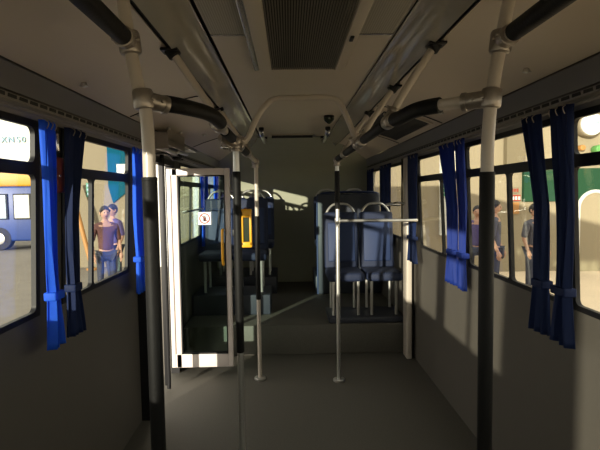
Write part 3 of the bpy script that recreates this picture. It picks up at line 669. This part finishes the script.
for (p, q, lab, base, ink) in (((511, 521), (187, 193), 'small notice with red writing, upper of the two', 'facade_beige', 'red_ink'), ((511, 523), (195, 201), 'small notice with red band and pale writing, lower of the two', 'red_ink', 'facade_white')):
    x0, x1, z0, z1 = rect(p[0], p[1], q[0], q[1], 11.8)
    nt_ = absthing('notice', lab, 'notice', (x0, 11.85, z0), 'red notices on the station wall')
    bx(nt_, 'sheet', base, x0, x1, 11.93, 11.998, z0, z1)
    n = 4
    for k in range(n):
        w_ = (x1-x0)/n; bx(nt_, 'character', ink, x0+w_*(k+.2), x0+w_*(k+.8), 11.915, 11.932, z0+.03, z1-.04)
x0, x1, z0, z1 = rect(512, 522, 202.5, 214, 11.8)
tag(obj('orange_poster', B(x0, x1, 11.95, 11.998, z0, z1), 'orange_paint', None, False), 'orange poster under the red notices', 'poster')
x0, x1, z0, z1 = rect(390, 470, 60, 62, 11.9)

# people outside
def person(x, y, shirt, label, face=0, hgt=1.68, pose=0):
    t = thing('person', label, 'person', (x, y, G), 'people standing outside')
    k = hgt/1.70
    V = [(0, 0, .93), (0, 0, 1.08), (0, 0, 1.25), (0, 0, 1.40), (0, 0, 1.47), (0, -.01, 1.53),
         (.10, 0, .88), (.11, 0, .50), (.11, .02, .09), (.11, -.13, .04), (-.10, 0, .88), (-.11, 0, .50), (-.11, .02, .09), (-.11, -.13, .04),
         (.17, 0, 1.38), (.23, .02, 1.12), (.22, -.10-.1*pose, .90+.15*pose), (-.17, 0, 1.38), (-.23, .02, 1.12), (-.22, -.08, .90)]
    Rr = [.13, .115, .13, .12, .055, .05, .085, .06, .042, .035, .085, .06, .042, .035, .06, .042, .028, .06, .042, .028]
    E = [(0, 1), (1, 2), (2, 3), (3, 4), (4, 5), (0, 6), (6, 7), (7, 8), (8, 9), (0, 10), (10, 11), (11, 12), (12, 13), (3, 14), (14, 15), (15, 16), (3, 17), (17, 18), (18, 19)]
    def skinned(name, idx, m, grow, scl=1):
        mp = {v: i for i, v in enumerate(idx)}; me = bpy.data.meshes.new(name)
        me.from_pydata([tuple(c*k for c in V[i]) for i in idx], [(mp[a], mp[b]) for a, b in E if a in mp and b in mp], [])
        o = bpy.data.objects.new(name, me); C.objects.link(o); o.parent = t; me.materials.append(M[m])
        md = o.modifiers.new('skin', 'SKIN'); md.use_smooth_shade = True
        for i, v in enumerate(idx): me.skin_vertices[0].data[i].radius = ((Rr[v]+grow)*k, (Rr[v]*.72+grow)*k)
        me.skin_vertices[0].data[0].use_root = True
        s_ = o.modifiers.new('sub', 'SUBSURF'); s_.levels = s_.render_levels = 2
        return o
    body = skinned('body', list(range(20)), 'skin', 0)
    skinned('shirt', [0, 1, 2, 3, 4, 14, 15, 17, 18], shirt, .018)
    skinned('trousers', [0, 6, 7, 8, 10, 11, 12], 'trousers', .012)
    bm = NB(); bmesh.ops.create_uvsphere(bm, u_segments=20, v_segments=14, radius=1)
    for v in bm.verts:
        q = v.co.copy(); wz = 1 - .18*max(0, -q.z)
        v.co = Vector((q.x*.076*wz, q.y*.095*wz, 1.61+q.z*.115))
        if q.y < -.8 and -.35 < q.z < .1 and abs(q.x) < .2: v.co.y -= .016
    for sx in (-1, 1):
        box(bm, sx*.078-.008, sx*.078+.008, -.012, .022, 1.58, 1.635, bev=.006)
    bmesh.ops.scale(bm, vec=(k, k, k), verts=bm.verts); obj('head', bm, 'skin', body)
    for sx in (-1, 1):
        bm = NB(); cyl(bm, (sx*.03*k, -.082*k, 1.62*k), (sx*.03*k, -.093*k, 1.62*k), .009, 10); obj('eye', bm, 'hair', body)
    bm = NB(); box(bm, -.022*k, .022*k, -.088*k, -.080*k, 1.552*k, 1.560*k, bev=.002); obj('mouth', bm, 'red_plastic', body)
    bm = NB(); bmesh.ops.create_uvsphere(bm, u_segments=20, v_segments=14, radius=1)
    for v in bm.verts:
        q = v.co.copy(); y = q.y*.104+.008; z = 1.632+q.z*.108
        if q.z < .15 and q.y < .2: y = max(y, .0); 
        if q.z < .25 and q.y < -.3: z = 1.66; y = -.075
        if z < 1.56: z = 1.56
        v.co = Vector((q.x*.085, y, z))
    bmesh.ops.scale(bm, vec=(k, k, k), verts=bm.verts); obj('hair', bm, 'hair', t)
    for sx in (-1, 1): obj('shoe', B((sx*.11-.045)*k, (sx*.11+.045)*k, -.19*k, .07*k, 0, .085*k, bev=.03*k), 'shoe', t)
    for si, (hx, hy, hz, sx) in enumerate(((.22, -.10-.1*pose, .90+.15*pose, 1), (-.22, -.08, .90, -1))):
        bm = NB(); h = Vector((hx, hy, hz))
        tube(bm, [h+Vector((0, 0, .01)), h+Vector((0, -.01, -.03)), h+Vector((0, -.015, -.075))], [.024, .034, .030], 12)
        for f in range(4):
            b0 = h+Vector((0, -.038+.018*f, -.07)); ln = (.06, .072, .068, .052)[f]
            tube(bm, [b0, b0+Vector((-sx*.006, -.004, -ln*.5)), b0+Vector((-sx*.018, -.008, -ln))], [.009, .0085, .006], 8)
        tube(bm, [h+Vector((0, -.03, -.02)), h+Vector((-sx*.01, -.052, -.05)), h+Vector((-sx*.016, -.055, -.075))], [.011, .010, .007], 8)
        bmesh.ops.scale(bm, vec=(k, k, k), verts=bm.verts); obj('hand', bm, 'skin', body)
    t.rotation_euler.z = R(face)
p = at(104.5, 206, 9.0); person(p.x, 9.0, 'shirt_a', 'dark haired person in a brown top outside the teal panel window, left of two', 35, 1.70+ (p.z-G-1.72)*.9)
p = at(112, 204, 10.0); person(p.x, 10.0, 'shirt_b', 'dark haired person in a violet top outside the teal panel window, right of two', -30, 1.70+(p.z-G-1.72)*.9)
p = at(495, 200, 8.5); person(p.x, 8.5, 'shirt_c', 'person in a dark top outside, just right of the near right pole', 60, 1.70+(p.z-G-1.72)*.9)
p = at(477.5, 206, 9.2); person(p.x, 9.2, 'shirt_b', 'person in a violet top outside, just left of the near right pole', -20, 1.70+(p.z-G-1.72)*.9)
p = at(535, 204, 8.8); person(p.x, 8.8, 'shirt_c', 'person in a dark top outside under the green board', 20, 1.70+(p.z-G-1.72)*.9)
for o in bpy.data.objects:
    if '_abs' in o: del o['_abs']
